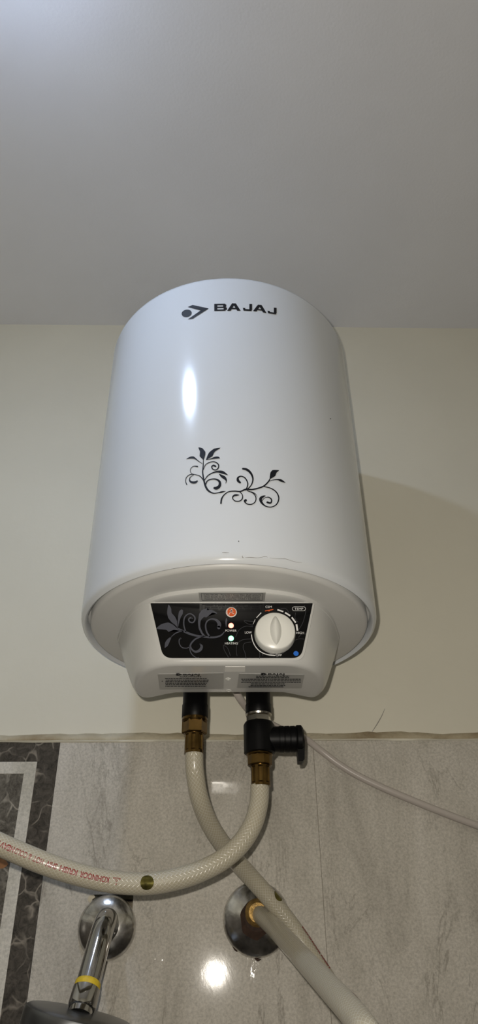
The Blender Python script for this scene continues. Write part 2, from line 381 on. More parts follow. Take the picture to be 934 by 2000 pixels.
# tiles: faces at y = D, joints recessed
X1, X2, TW, TH, J = -.2128, .1183, .3311, .60, .0006
def tile_box(x0, x1, z0, z1, m, name='tile', y0=D, hole=None):
    mb = MB()
    if hole is None: mb.box((x0+J/2, y0, z0+J/2), (x1-J/2, YW+.002, z1-J/2), .0006)
    else: mb = holed(x0+J/2, x1-J/2, z0+J/2, z1-J/2, y0, YW+.002, hole)   # cut out square for the pipe
    return mb.build(name, m, wall, smooth=False)
zr = [ZTILE]
while zr[-1] > -CZ+.01: zr.append(max(zr[-1]-TH, -CZ))
for r in range(len(zr)-1):
    z1, z0 = zr[r], zr[r+1]
    tile_box(X1, X2, z0, z1, M['tile'], hole=hole if r == 0 else None)
    x = X2
    while x < XR-.01: tile_box(x, min(x+TW, XR), z0, z1, M['tile']); x += TW
    tile_box(XL, X1-.33, z0, z1, M['tile'])
    # framed dark tile: border, pale strip and inner field, each its own piece
    b, s_ = .026, .0148
    xo0, xo1 = X1-.33, X1; zo0, zo1 = z0, z1
    for nm, mm, i0, i1, yy in (('dark_border', 'dark', 0, b, D-.0004), ('pale_strip', 'pale', b, b+s_, D-.0008)):
        for (a, bb, c, d) in ((xo0+i0, xo1-i0, zo1-i1, zo1-i0), (xo0+i0, xo1-i0, zo0+i0, zo0+i1), (xo1-i1, xo1-i0, zo0+i1, zo1-i1), (xo0+i0, xo0+i1, zo0+i1, zo1-i1)):
            MB().box((a, yy, c), (bb, YW+.002, d), .00015).build(nm, M[mm], wall, smooth=False)
    i1 = b+s_
    MB().box((xo0+i1, D-.0002, zo0+i1), (xo1-i1, YW+.002, zo1-i1), .0004).build('inner_tile', M['inner'], wall, smooth=False)
# grout bed seen in the joints
MB().box((XL, D+.0022, -CZ), (hole[0]-.02, YW+.001, ZTILE-.001)).build('grout', M['grout'], wall)
MB().box((hole[1]+.02, D+.0022, -CZ), (XR, YW+.001, ZTILE-.001)).build('grout', M['grout'], wall)
MB().box((hole[0]-.001, YW+.055, hole[2]-.001), (hole[1]+.001, YW+.098, hole[3]+.001)).build('pipe_recess', M['hole'], wall)
# printed leaf on the inner tile
pm = lambda x, y: wp(x, y, D-.0006)
MB().poly([(-34, 1662), (-8, 1664), (8, 1676), (16, 1688), (6, 1696), (-6, 1697), (-20, 1706), (-40, 1700)], pm).build('printed_leaf', M['motif'], wall)
# chips knocked out of the cut edge
for pts in ([(174, 1750), (182, 1747), (186, 1752), (180, 1757), (176, 1763), (171, 1758)],):
    MB().poly(pts, lambda x, y: wp(x, y, D-.0005)).build('tile_chip', M['cement'], wall)

# cement bead between tiles and paint: uneven ribbon with its own thickness
mb = MB(); n = 190; xs = np.linspace(XL+.005, XR-.005, n); V = []
rs = np.random.default_rng(3); j1 = np.convolve(rs.normal(0, 1, n+8), np.ones(9)/3, 'same')[4:-4]
j2 = np.convolve(rs.normal(0, 1, n+8), np.ones(5)/2.2, 'same')[4:-4]
for i, x in enumerate(xs):
    zt = ZTILE+.0105+j1[i]*.0011+j2[i]*.0005
    V += [(x, D+.0015, ZTILE-.0004), (x, D-.0012-.0006*abs(j2[i]), ZTILE+.0015), (x, D+.0005-.0008*j2[i], ZTILE+.006), (x, YW-.001, zt), (x, YW+.002, zt+.001)]
mb.add(V, [(5*i+k, 5*i+5+k, 5*i+6+k, 5*i+1+k) for i in range(n-1) for k in range(4)])
trim = S(mb.build('trim_1', M['cement'], sharp=80))
mb = MB(); V = []
for i, x in enumerate(xs): V += [(x, D-.0006, ZTILE-.0010-.0004*j2[i]), (x, D-.0024, ZTILE+.0002), (x, D-.0018, ZTILE+.0010+.0003*j1[i])]
mb.add(V, [(3*i+k, 3*i+3+k, 3*i+4+k, 3*i+1+k) for i in range(n-1) for k in range(2)]).build('white_grout_line', M['paint'], trim, sharp=80)
# plaster ridge and hairline crack in the paint
pw = lambda x, y: wp(x, y, YW-.0006)
MB().stroke([(688, 1319, 1), (705, 1327, 3), (722, 1335, 3), (742, 1350, 2), (762, 1362, 1)], pw).build('plaster_ridge', M['paint'], wall)
MB().stroke([(752, 1384, .6), (746, 1398, 1.3), (737, 1414, 1.6), (726, 1431, .8)], pw).build('hairline_crack', M['scr'], wall)

# ------------------------------------------------------------------ ceiling bulb
bx, by, bz = BULB
lamp = empty('ceiling_bulb_offscreen', (bx, by, ZCEIL), 'round glowing white bulb in a short white ceiling holder', 'light bulb')
rb = .033
prof = [(rb*math.cos(t), .36*rb*math.sin(t)) for t in np.linspace(-math.pi/2+.05, .22, 20)]
gl = bpy.data.materials.new('bulb_glow'); gl.use_nodes = True; bb_ = gl.node_tree.nodes['Principled BSDF']
bb_.inputs['Base Color'].default_value = (.9, .9, .9, 1); bb_.inputs['Emission Color'].default_value = (*BULB_COLOR, 1); bb_.inputs['Emission Strength'].default_value = BULB_STRENGTH
MB().lathe(prof, BULB, n=32).build('globe_offscreen', gl, lamp)
MB().lathe([(.0318, .0024), (.0325, .0034), (.0305, .010), (.027, .028), (.018, .046), (.015, .06)], BULB, n=32).build('bulb_neck', M['plas'], lamp)
MB().lathe([(.019, .056), (.02, .075), (.034, ZCEIL-bz-.012), (.036, ZCEIL-bz)], BULB, n=32).build('holder', M['plas'], lamp)

# ------------------------------------------------------------------ water heater
HT = empty('water_heater', (AX, AY, ZB-.07), 'white cylindrical wall-mounted water heater with black control panel and vine prints', 'water heater')
o = (AX, AY, 0)
tank = MB().lathe([(.1605, ZB+.012), (.1612, ZB+.001), (.1635, ZB-.0008), (.1662, ZB+.0015), (.1677, ZB+.006), (R, ZB+.011), (R, ZT-.006), (.1672, ZT-.002), (.165, ZT), (.158, ZT), (.156, ZT-.006), (.10, ZT+.004), (.02, ZT+.008)],
                  o, n=160, cap0=False).build('tank', M['body'], HT, sharp=60)
MB().lathe([(.1575, ZB+.02), (.1575, ZB+.0025), (.1560, ZB-.0005), (.153, ZB-.0015), (.10, ZB-.0022), (.02, ZB-.0024)], o, n=128, cap0=False).build('bottom_cover', M['under'], HT, sharp=60)
MB().lathe([(.1625, ZB+.0125), (.155, ZB+.0125)], o, n=96, cap0=False, cap1=False).build('seam_gasket', M['under'], HT)
for z_ in (.40, .62): MB().box((AX-.10, AY+.12, z_), (AX+.10, YW+.002, z_+.04)).build('mounting_bracket', M['steel'], HT)

# --- prints on the tank
LZ = lambda x, y: tp(330+x/3.892, 560+y/3.892)
mb = MB().disc((135, 202), 39, 28, LZ, rot=-.2)
LM = mb
def bar(mb, q, m=LZ, k=5):                              # a quad cut into short pieces so that it follows the tank
    a, b, c, d = [np.array(p, float) for p in q]
    mb.add([m(*(a+(b-a)*i/k)) if s == 0 else m(*(d+(c-d)*i/k)) for s in (0, 1) for i in range(k+1)],
           [(i, i+1, k+2+i, k+1+i) for i in range(k)])
bar(LM, [(143, 154), (241, 180), (303, 165), (180, 138)], k=10); bar(LM, [(143, 248), (241, 180), (303, 165), (182, 243)], k=10)
LM.build('logo_mark', M['ink'], tank, smooth=False)
def letter(ch, x0, x1, yt0, yt1, yb0, yb1):             # letter box: top edge yt0..yt1, bottom edge yb0..yb1
    m = lambda u, v: (x0+(x1-x0)*u, (yt0+(yt1-yt0)*u)*(1-v)+(yb0+(yb1-yb0)*u)*v)
    mb = MB(); Q = []
    if ch == 'B': Q = [((0,0),(.24,0),(.24,1),(0,1)), ((.2,0),(.86,0),(.92,.2),(.2,.2)), ((.2,.41),(.92,.41),(.92,.6),(.2,.6)), ((.2,.8),(.94,.8),(.88,1),(.2,1)),
                       ((.70,.12),(.95,.12),(.95,.42),(.70,.46)), ((.74,.54),(1,.56),(1,.86),(.74,.88))]
    if ch == 'A': Q = [((.36,0),(.60,0),(.26,1),(0,1)), ((.40,0),(.64,0),(1,1),(.74,1)), ((.22,.60),(.80,.60),(.86,.78),(.18,.78))]
    if ch == 'J': Q = [((.70,0),(1,0),(1,.80),(.70,.80)), ((.12,.76),(1,.76),(.92,1),(.06,1)), ((0,.60),(.26,.60),(.28,1),(.05,.92))]
    for q in Q: bar(mb, [m(*p) for p in q])
    mb.build('logo_letter', M['ink'], tank, smooth=False)
letter('B', 345, 441, 130, 128, 184, 182); letter('A', 443, 546, 125, 127, 183, 182); letter('J', 562, 633, 129, 131, 181, 185)
letter('A', 640, 742, 134, 141, 184, 199); letter('J', 750, 819, 155, 160, 200, 211)

FZ = lambda x, y: tp(340+x/3.892, 850+y/3.892)
mb = MB()
for st in ([(223,185,5),(222,230,8),(218,280,10),(225,330,12),(237,380,15),(258,418,15),(295,440,9),(335,438,7),(362,432,13),(393,425,2)],
    [(243,187,3),(280,180,7),(310,172,16),(335,170,15),(348,175,4)],
    [(93,181,2),(120,172,14),(145,170,18),(165,180,10),(190,200,6),(215,215,4)],
    [(222,265,5),(240,225,6),(275,205,7),(310,203,8),(337,222,9),(337,248,9),(318,264,9),(295,258,9),(287,240,10),(300,230,13),(315,236,14)],
    [(178,238,11),(150,236,6),(130,250,5),(124,272,5),(135,292,5),(165,300,6),(195,310,7),(215,330,8),(232,356,8)],
    [(97,375,8),(88,350,6),(95,320,6),(120,300,6),(150,298,6)],
    [(150,302,4),(125,318,6),(118,340,10),(132,357,16),(160,359,18),(176,349,12)],
    [(230,345,6),(255,310,8),(290,288,9),(330,277,14),(365,281,22),(390,292,14),(410,303,2)],
    [(345,296,6),(365,312,20),(385,325,22),(398,345,10),(392,368,2)],
    [(238,392,8),(250,352,9),(280,335,9),(320,335,12),(347,355,18),(346,385,22),(325,402,24),(308,402,18)],
    [(357,518,12),(362,485,12),(380,455,9),(415,430,8),(460,425,9),(505,427,10),(545,412,13),(590,413,11),(640,403,11),(685,385,11),(720,350,10),(735,318,6)],
    [(725,350,4),(755,340,6),(790,337,10),(815,345,18),(848,361,2)],
    [(524,255,14),(555,262,18),(585,290,16),(600,330,12),(592,370,9),(570,400,8),(546,416,8)],
    [(503,360,14),(487,345,20),(487,323,14),(510,312,9),(540,325,9),(560,360,9),(558,390,9),(545,416,9)],
    [(495,427,6),(518,450,7),(520,480,9),(500,500,8),(465,500,8),(445,478,8),(455,460,13),(475,455,14),(498,455,2)],
    [(556,421,6),(600,440,8),(622,470,8),(618,505,8),(590,525,8),(555,522,8),(536,502,12),(545,495,20)],
    [(585,428,4),(618,445,5),(635,472,1)],
    [(686,390,7),(740,405,8),(780,435,9),(797,480,10),(780,525,9),(740,546,8),(695,538,9),(664,508,18),(660,480,22),(685,463,12),(698,462,3)],
    [(668,500,6),(690,477,5),(720,472,8),(742,490,10),(735,515,12),(710,510,15)]):
    mb.stroke(st, FZ)
for pl in ([(185,93),(215,98),(238,125),(238,150),(225,190),(213,178),(195,160),(197,125)],
    [(355,95),(305,102),(268,130),(252,160),(243,190),(264,177),(292,160),(310,126)],
    [(800,266),(750,265),(733,285),(727,332),(745,326),(770,310),(780,285)]):
    mb.poly(pl, FZ)
mb.build('vine_print', M['ink'], tank, smooth=False)
mb = MB()
SZ = lambda x, y: tp(420+x/4.67, 1060+y/4.67, .0003)
for st in ([(250,118,3),(252,133,7),(262,136,3)], [(275,135,2),(325,133,5),(380,137,3),(420,133,3),(460,126,4),(480,132,2)], [(500,138,2),(560,145,3),(640,147,4),(690,162,3),(740,176,3),(795,180,1)], [(65,88,4),(95,90,6),(130,91,2)]):
    MB().stroke(st, SZ).build('scratch', M['scr'], tank, smooth=False)
for q_ in ((217, -14), (1055, -1130)): MB().disc(q_, 5, 5, SZ).build('speck', M['ink'], tank, smooth=False)

# --- control housing: lofted outlines, flat front cut for the panel
XC, PY = .0068, .660
top_o = [(0,.6360),(.03,.6385),(.06,.6465),(.082,.6595),(.100,.680),(.114,.708),(.1245,.742),(.130,.768),(.124,.786),(.10,.780),(.066,.764),(.05,.750),(0,.747)]
bot_o = [(0,.6600),(.03,.6600),(.058,.6605),(.074,.667),(.087,.680),(.096,.700),(.1010,.726),(.1012,.746),(.096,.7625),(.087,.760),(.066,.7475),(.05,.745),(0,.745)]
def half(z, s): return [(a[0]*(1-s)+b[0]*s, a[1]*(1-s)+b[1]*s) for a, b in zip(top_o, bot_o)]
def dense(h):
    P = smooth3([(-h[1][0], h[1][1])]+h, 5)[5:]          # smooth start across the middle
    P[0, 0] = 0; P[-1, 0] = 0
    full = [(XC+x, y) for x, y in P]+[(XC-x, y) for x, y in P[-2:0:-1]]
    return full
rings = [(.3385, 0, 0, 0), (.3300, .08, 0, .0), (.3290, .10, 0, .001), (.3288, .10, 1, 0), (.320, .21, 1, 0), (.305, .40, 1, 0), (.290, .60, 1, 0), (.278, .765, 1, 0), (.2705, .88, 1, 0), (.2665, .945, 1, 0.0006), (.2638, .985, 1, .0018), (.2622, 1.0, 1, .0042), (.2620, 1.0, 1, .0070)]
mb = MB(); V = []; n = None
for z, s, clip, ins in rings:
    P = dense(half(z, s)); n = len(P)
    if ins:
        P = [(XC+(x-XC)*(1-ins/.1), .705+(y-.705)*(1-ins/.05)) for x, y in P]
    for x, y in P: V.append((x, max(y, PY) if clip and z > .2662 and y < .70 else y, z))
fs = [(i*n+k, i*n+(k+1) % n, (i+1)*n+(k+1) % n, (i+1)*n+k) for i in range(len(rings)-1) for k in range(n)]
fs += [tuple(range(n)), tuple((len(rings)-1)*n+k for k in range(n))]
hous = mb.add(V, fs).build('control_housing', M['plas'], HT, sharp=38)
ZH = .2620
# panel: trapezoid with rounded lower corners
pq = [wp(294, 1179, PY), wp(611, 1179, PY), wp(588, 1286.5, PY), wp(319, 1286.5, PY)]
def rounded(q, rad):
    out = []; n = len(q)
    for i in range(n):
        p = np.array(q[i]); a = np.array(q[i-1])-p; b = np.array(q[(i+1) % n])-p; r = rad[i]
        a, b = a/np.linalg.norm(a)*r, b/np.linalg.norm(b)*r
        for t in np.linspace(0, 1, 7 if r > .001 else 2): out.append(tuple((1-t)**2*(p+a)+2*t*(1-t)*p+t*t*(p+b)))
    return out
PF = PY-.0012                                           # face of the panel
outl = rounded([(p[0], p[2]) for p in pq], [.0006, .0006, .009, .009])
panel = MB().prism(outl, lambda x, z: (x, PF, z), lambda x, z: (x, PY+.002, z)).build('control_panel', M['panel'], HT, sharp=30)
# pale bezel line around the panel
cx_, cz_ = XC, .298
mb = MB(); no = len(outl); V = []
for x, z in outl:
    dx, dz = x-cx_, z-cz_; k = .0021
    V += [(x, PF-.0002, z), (x+math.copysign(k, dx), PF+.0012, z-(k if z < .285 else 0)), (x, PY+.001, z)]
idx = [i for i in range(no) if True]
for i in range(no):
    j = (i+1) % no
    if outl[i][1] > .325 and outl[j][1] > .325 and abs(outl[i][0]-outl[j][0]) > .01: continue
    mb.f += [(3*i, 3*j, 3*j+1, 3*i+1)]
mb.v = V
mb.build('panel_bezel', M['plas'], hous, sharp=20)
PP = lambda x, y, off=.0003: wp(x, y, PF-off)
PZ = lambda x, y: PP(290+x/5.189, 1170+y/5.189)
mb = MB()
for st in ([(225,388,6),(270,350,10),(320,328,12),(350,325,14)],
    [(290,290,6),(340,318,16),(400,345,22),(470,368,20),(550,380,18),(620,388,18),(690,385,18),(740,365,14),(772,330,8)],
    [(378,330,14),(360,270,12),(362,200,13),(390,160,12),(430,150,12),(468,180,14),(470,215,14),(450,238,13),(420,232,13),(408,208,13),(425,190,16),(440,195,16)],
    [(620,380,16),(590,330,16),(580,270,14),(595,225,14),(640,202,14),(690,215,24),(718,250,36),(714,288,36)],
    [(560,380,6),(490,398,14),(450,430,16),(425,470,16),(440,510,16),(480,535,22),(525,515,28),(540,480,24),(525,458,14)],
    [(415,475,8),(425,530,9),(450,570,8),(490,595,5),(512,590,4)],
    [(420,485,6),(385,498,8),(340,490,9),(315,455,9),(312,415,10),(326,400,16)]):
    mb.stroke(st, PZ)
for pl in ([(205,55),(230,95),(235,140),(270,180),(290,225),(294,285),(270,262),(235,235),(200,190),(190,140),(195,90)],
    [(350,115),(335,105),(312,125),(302,170),(298,230),(300,285),(315,225),(330,180),(348,150)],
    [(80,300),(130,255),(200,238),(250,260),(300,305),(345,327),(260,312),(205,332),(180,312)],
    [(165,495),(170,440),(195,405),(232,380),(232,392),(212,440),(195,475)],
    [(550,375),(510,300),(503,230),(515,150),(545,110),(585,100),(602,86),(592,112),(640,110),(690,135),(695,150),(650,138),(620,160),(590,185),(560,185),(530,220),(525,280),(550,340),(582,380)],
    [(790,190),(800,215),(795,250),(788,290),(779,230)]):
    mb.poly(pl, PZ)
mb.build('vine_print', M['flo'], panel, smooth=False)
KZ = lambda x, y: PP(420+x/4.916, 1170+y/4.916, .0002)
KZ2 = lambda x, y: PP(420+x/4.916, 1170+y/4.916, .0004)
mb = MB()
for st in ([(278,208),(330,212),(388,215)], [(280,212),(310,235),(365,252)], [(198,365),(230,300),(290,262),(365,265)], [(212,545),(205,480),(220,425),(265,392),(350,382)],
    [(300,575),(290,520),(272,470),(285,425),(350,412)], [(80,440),(90,490),(130,560)], [(80,440),(120,470),(148,545)], [(425,500),(432,535),(428,575)], [(450,512),(462,545)],
    [(630,95),(680,92),(712,132)], [(862,62),(870,130),(842,230),(800,300)], [(775,130),(770,185),(800,225)], [(772,395),(812,382),(868,386)], [(800,370),(830,340),(875,335)], [(590,560),(640,530),(700,480),(730,430)]):
    mb.stroke([(a, b, 4) for a, b in st], KZ)
mb.build('vine_outline', M['thin'], panel, smooth=False)
def label_text(s, px, py, hpx, mt, parent, m=PP, wpx=None, bold=0.0, name='lettering'):
    V, Fc = text2d(s, bold); k = hpx/.70; w_ = V[:, 0].max()*k; sx = (wpx/w_) if wpx else 1
    off = w_*sx/2
    return MB().add([m(px-off+v[0]*k*sx, py+hpx/2-v[1]*k) for v in V], Fc).build(name, mt, parent, smooth=False)
for s, x, y, h, ww in (('POWER', 451.3, 1231.7, 4.2, 22), ('HEATING', 452, 1256.4, 4.2, 25), ('LOW', 485.3, 1235.3, 4.6, 13.5), ('HIGH', 586.3, 1236, 4.2, 15), ('OFF', 544.6, 1279.5, 4.4, 12), ('CSM', 524.8, 1185.2, 4.0, 12.5), ('TEMP', 584, 1189, 4.0, 17)):
    label_text(s, x, y, h, M['wht'], panel, wpx=ww, bold=.004)
# outlined capsule round TEMP
def capsule(x0, x1, y0, y1, n=8):
    r = (y1-y0)/2; c = (y0+y1)/2
    return [(x1-r+r*math.sin(t), c-r*math.cos(t)) for t in np.linspace(0, math.pi, n)]+[(x0+r-r*math.sin(t), c+r*math.cos(t)) for t in np.linspace(0, math.pi, n)]
def ring_line(mb, pts, wd, m):
    P = np.array(pts+pts[:1], float)
    for a, b in zip(P[:-1], P[1:]):
        d = b-a; L = np.hypot(*d)
        if L < 1e-6: continue
        q = np.array([-d[1], d[0]])/L*wd/2
        mb.add([m(*(a-q)), m(*(b-q)), m(*(b+q)), m(*(a+q))], [(0, 1, 2, 3)])
mb = MB(); ring_line(mb, capsule(571.3, 597, 1185, 1193), .8, PP); mb.build('capsule_outline', M['wht'], panel, smooth=False)
# dial marks
for st in ([(600,103,13),(657,121,13)], [(674,130,15),(723,161,15)], [(738,176,15),(776,227,15)], [(783,242,17),(792,304,17)], [(399,180,7),(444,131,9)], [(365,243,3),(387,195,5)], [(350,340,8),(362,400,8),(395,465,8),(445,510,8),(510,535,8),(578,542,9)]):
    P = catmull(np.array(st, float), 5); d = np.gradient(P[:, :2], axis=0); d /= np.linalg.norm(d, axis=1)[:, None]; q = np.stack([-d[:, 1], d[:, 0]], 1)*P[:, 2:]/2; V = []
    for p, e in zip(P, q): V += [KZ2(*(p[:2]-e)), KZ2(*(p[:2]+e))]
    MB().add(V, [(2*i, 2*i+2, 2*i+3, 2*i+1) for i in range(len(P)-1)]).build('dial_mark', M['wht'], panel, smooth=False)
MB().add([KZ2(480, 111), KZ2(560, 96), KZ2(562, 103), KZ2(527, 112), KZ2(520, 121), KZ2(512, 114), KZ2(481, 119)], [(0, 1, 2, 3, 4, 5, 6)]).build('dial_mark', M['org'], panel, smooth=False)
c = wp(578.5, 1276, PF-.0004); MB().lathe([(.0027, 0), (.0025, .0003)], (c[0], PF+.0002, c[2]), (0, -1, 0), 24).build('blue_dot', M['blue'], panel)
# round badge with a running figure
c = wp(452, 1196, PF); MB().lathe([(.0056, 0), (.0056, .0005), (.0053, .0007)], (c[0], PF, c[2]), (0, -1, 0), 32).build('badge_rim', M['wstick'], panel)
MB().lathe([(.0049, 0), (.0047, .0010)], (c[0], PF, c[2]), (0, -1, 0), 32).build('badge', M['org'], panel)
BZ = lambda x, y: wp(420+x/4.916, 1170+y/4.916, PF-.0013)
mb = MB().disc((160, 101), 7, 7, BZ, 12)
for st in ([(158,108,9),(156,122,9)], [(140,112,4),(158,114,5),(178,118,4)], [(156,124,5),(142,134,5),(140,146,4)], [(158,124,5),(170,136,5),(184,142,4)], [(128,100,3),(118,112,3),(122,140,3),(140,158,3)]): mb.stroke(st, BZ)
mb.build('running_figure', M['wht'], panel, smooth=False)
# indicator lamps
for (x, y, mt, nm) in ((451.5, 1222, 'redl', 'power_lamp'), (451.5, 1247, 'grnl', 'heating_lamp')):
    c = wp(x, y, PF)
    MB().lathe([(.0027, 0), (.0026, .0007), (.0019, .0014), (.0008, .0018)], (c[0], PF, c[2]), (0, -1, 0), 24).build(nm, M[mt], panel)
# temperature knob
kc = wp(538, 1231.2, PF-.010); ko = (kc[0], PF, kc[2])
knob = MB().lathe([(.0206, 0), (.0206, .003), (.0200, .007), (.0197, .0092), (.0188, .0102), (.010, .0104), (.002, .0104)], ko, (0, -1, 0), 72).build('temperature_knob', M['knob'], panel, sharp=50)
mb = MB(); V = []; NL, NW = 25, 9; kr = .0157
for i in range(NL):
    u = -1+2*i/(NL-1); hw = .0059*(1-u*u)**.8+.00005
    for k in range(NW):
        t = -1+2*k/(NW-1); crest = (1-abs(t))**.55 if abs(t) > .34 else (1-.34)**.55+.12*(1-(t/.34)**2)
        V.append((kc[0]+.0004+t*hw, PF-.0098-.0085*crest*(1-u**4), kc[2]+u*kr))
mb.add(V, [(i*NW+k, i*NW+k+1, (i+1)*NW+k+1, (i+1)*NW+k) for i in range(NL-1) for k in range(NW-1)]).build('grip', M['knob'], panel, sharp=35)
MB().stroke([(500, 488, 5), (508, 503, 5)], lambda x, y: wp(420+x/4.916, 1170+y/4.916, PF-.0006)).build('knob_pointer', M['wht'], panel)

# --- stickers under the housing and on the visor
def sticker(name, q, z, mt, th=.0004, rad=.0015):
    P = rounded([tuple(zp(x, y, z)[:2]) for x, y in q], [rad]*4)
    return MB().prism(P, lambda x, y: (x, y, z-th), lambda x, y: (x, y, z+.0006)).build(name, M[mt], hous, smooth=False)
UP_ = lambda x, y: zp(x, y, ZH-.0006)
def rows(mb, x0, x1, ys, h, m, seed, gap=.9):
    r = random.Random(seed)
    for y in ys:
        x = x0+r.uniform(0, 2); e = x1-r.uniform(0, 5)
        while x < e:
            ln = r.uniform(2.0, 7.0); xe = min(x+ln, e)
            mb.add([m(x, y), m(xe, y), m(xe, y+h), m(x, y+h)], [(0, 1, 2, 3)]); x = xe+gap
sticker('caution_sticker', [(308, 1316), (437, 1314), (437, 1345), (312, 1346)], ZH, 'stick')
sticker('rating_sticker', [(467, 1315), (595, 1317), (589, 1344), (463, 1343)], ZH, 'stick')
sticker('blank_label', [(440, 1301.5), (479, 1301.5), (479, 1311.5), (439, 1311.5)], ZH, 'wstick', rad=.0003)
def mini_logo(x, y):
    mb = MB().disc((x, y), 2.6, 1.6, UP_, 12)
    mb.add([UP_(x-3, y-2.3), UP_(x+4, y-2.3), UP_(x+10, y), UP_(x+4, y+2.3), UP_(x-3, y+2.3), UP_(x+5, y)], [(0, 1, 2, 5), (2, 3, 4, 5)])
    mb.build('logo_mark', M['ink'], hous, smooth=False)
    label_text('BAJAJ', x+28, y, 3.2, M['ink'], hous, UP_, 32, .03)
mini_logo(346, 1317.6); mini_logo(512, 1316.8)
label_text('CAUTION', 372, 1321.6, 2.8, M['ink'], hous, UP_, 42, .02)
mb = MB(); rows(mb, 322, 408, [1324.6, 1327.6, 1330.6, 1333.6, 1336.6, 1339.6], 1.6, UP_, 1); rows(mb, 316, 318.5, [1325, 1330, 1335, 1340], 1.4, UP_, 2)
mb.build('fine_print', M['ink'], hous, smooth=False)
mb = MB(); rows(mb, 500, 568, [1320, 1323], 1.5, UP_, 3); rows(mb, 471, 588, [1326, 1329, 1332], 1.5, UP_, 4); rows(mb, 489, 560, [1335, 1338], 1.6, UP_, 5); rows(mb, 484, 558, [1341], 1.4, UP_, 6, .3)
mb.build('fine_print', M['ink'], hous, smooth=False)
for x, y in ((446, 1326), (447, 1349)):
    c = zp(x, y, ZH); MB().lathe([(.0032, 0), (.0030, .0006), (.0018, .0008), (.0016, .0002)], (c[0], c[1], ZH+.0002), (0, 0, -1), 20).build('screw_cover', M['knob'], hous)
ZV = .3287
sticker('warning_label', [(388, 1157.5), (519, 1157.5), (517, 1174), (390, 1174)], ZV, 'stick', rad=.0003)
UV_ = lambda x, y: zp(x, y, ZV-.0006)
mb = MB(); ring_line(mb, [(393, 1159), (514, 1159), (513, 1172.5), (394.5, 1172.5)], .7, UV_); mb.build('label_frame', M['ink'], hous, smooth=False)
for i, s in enumerate(('CAUTION : Parents / Guardian shall ensure', 'that knob is at min position while water', 'heater is being used by Child / Children')):
    label_text(s, 454, 1161.8+i*3.9, 2.2, M['ink'], hous, UV_, 112-2*i, .02)

# --- outlet sleeves
xa, xb = wp(381, 1385, OY)[0], wp(505, 1385, OY)[0]
Z = lambda y, x=505: wp(x, y, OY)[2]
for xo, yb in ((xa, 1404), (xb, 1397)):
    MB().lathe([(.0135, ZB+.004), (.0135, Z(1376)), (.0142, Z(1378)), (.0142, Z(yb-2)), (.0134, Z(yb))], (xo, OY, 0), n=32).build('outlet_sleeve', M['rubber'], HT)

# ------------------------------------------------------------------ safety valve
VV = empty('safety_valve', (xb, OY, Z(1472)), 'black plastic safety valve with side lever under a steel nut', 'valve')
def hexn(mb, r, z0, z1, xo, n=6, ch=.0012, rot=.3):
    def rg(rr, z): return [(xo+rr*math.cos(rot+2*math.pi*k/n), OY+rr*math.sin(rot+2*math.pi*k/n), z) for k in range(n)]
    V = rg(r-ch, z0)+rg(r, z0+ch)+rg(r, z1-ch)+rg(r-ch, z1)
    return mb.add(V, [(i*n+k, i*n+(k+1) % n, (i+1)*n+(k+1) % n, (i+1)*n+k) for i in range(3) for k in range(n)]+[tuple(range(n)), tuple(3*n+k for k in range(n))])
mb = hexn(MB(), .0140, Z(1413), Z(1399), xb); mb.lathe([(.0138, Z(1399)), (.0143, Z(1396)), (.0138, Z(1394.5))], (xb, OY, 0)); mb.build('steel_nut', M['steel'], VV, smooth=False)
MB().lathe([(.0150, Z(1473)), (.0165, Z(1471)), (.0166, Z(1440)), (.0166, Z(1417)), (.0150, Z(1412))], (xb, OY, 0)).build('body', M['rubber'], VV)
zc = Z(1444); pr = [(.0125, 0), (.0132, .018), (.0132, .021)]
for k in range(3): pr += [(.0136, .0215+k*.006), (.0138, .0260+k*.006), (.0133, .0264+k*.006), (.0133, .0272+k*.006)]
pr += [(.0146, .0405), (.0146, .045), (.012, .047)]
MB().lathe(pr, (xb, OY, zc), (1, 0, 0)).build('relief_spout', M['rubber'], VV, sharp=25)
lx = wp(577, 1440, OY)[0]; lx2 = wp(593, 1440, OY)[0]
MB().box((lx-.004, OY-.006, zc-.004), (lx+.004, OY+.006, zc+.005), .001).build('lever_pivot', M['rubber'], VV)
mb = MB(); lz0, lz1 = Z(1490, 585), Z(1431, 585)
prof = [(lx+.0005, lz1), (lx2-.0008, lz1+.0006), (lx2+.0004, zc-.004), (lx2-.0010, lz0+.002), (lx2-.003, lz0), (lx2-.0075, lz0), (lx2-.0080, zc-.006), (lx, zc-.003)]
mb.prism(prof, lambda x, z: (x, OY-.0075, z), lambda x, z: (x, OY+.0075, z)).build('lever', M['rubber'], VV, sharp=30)

# ------------------------------------------------------------------ hoses
HR = .0096
def ferrule(xo, y0, y1, r, parent, n=30):
    z1, z0 = Z(y0), Z(y1)
    # crimped sleeve: eight long dents
    V = []; zs = [(z1, .0), (z1-.0022, .0), (z1-.0036, 1), (z0+.0040, 1), (z0+.0026, 0), (z0, 0)]; n = 64
    for z, d in zs:
        for k in range(n):
            a = 2*math.pi*k/n; dent = d*(.0011 if math.cos(8*a+.6) > .1 else 0); V.append((xo+(r-dent)*math.cos(a), OY+(r-dent)*math.sin(a), z))
    fs = [(i*n+k, i*n+(k+1) % n, (i+1)*n+(k+1) % n, (i+1)*n+k) for i in range(len(zs)-1) for k in range(n)]+[tuple(range(n)), tuple((len(zs)-1)*n+k for k in range(n))]
    return MB().add(V, fs).build('crimp_sleeve', M['brass'], parent, sharp=25)
def px_path(pts): return smooth3([wp(x, y, d) for x, y, d in pts], 12)

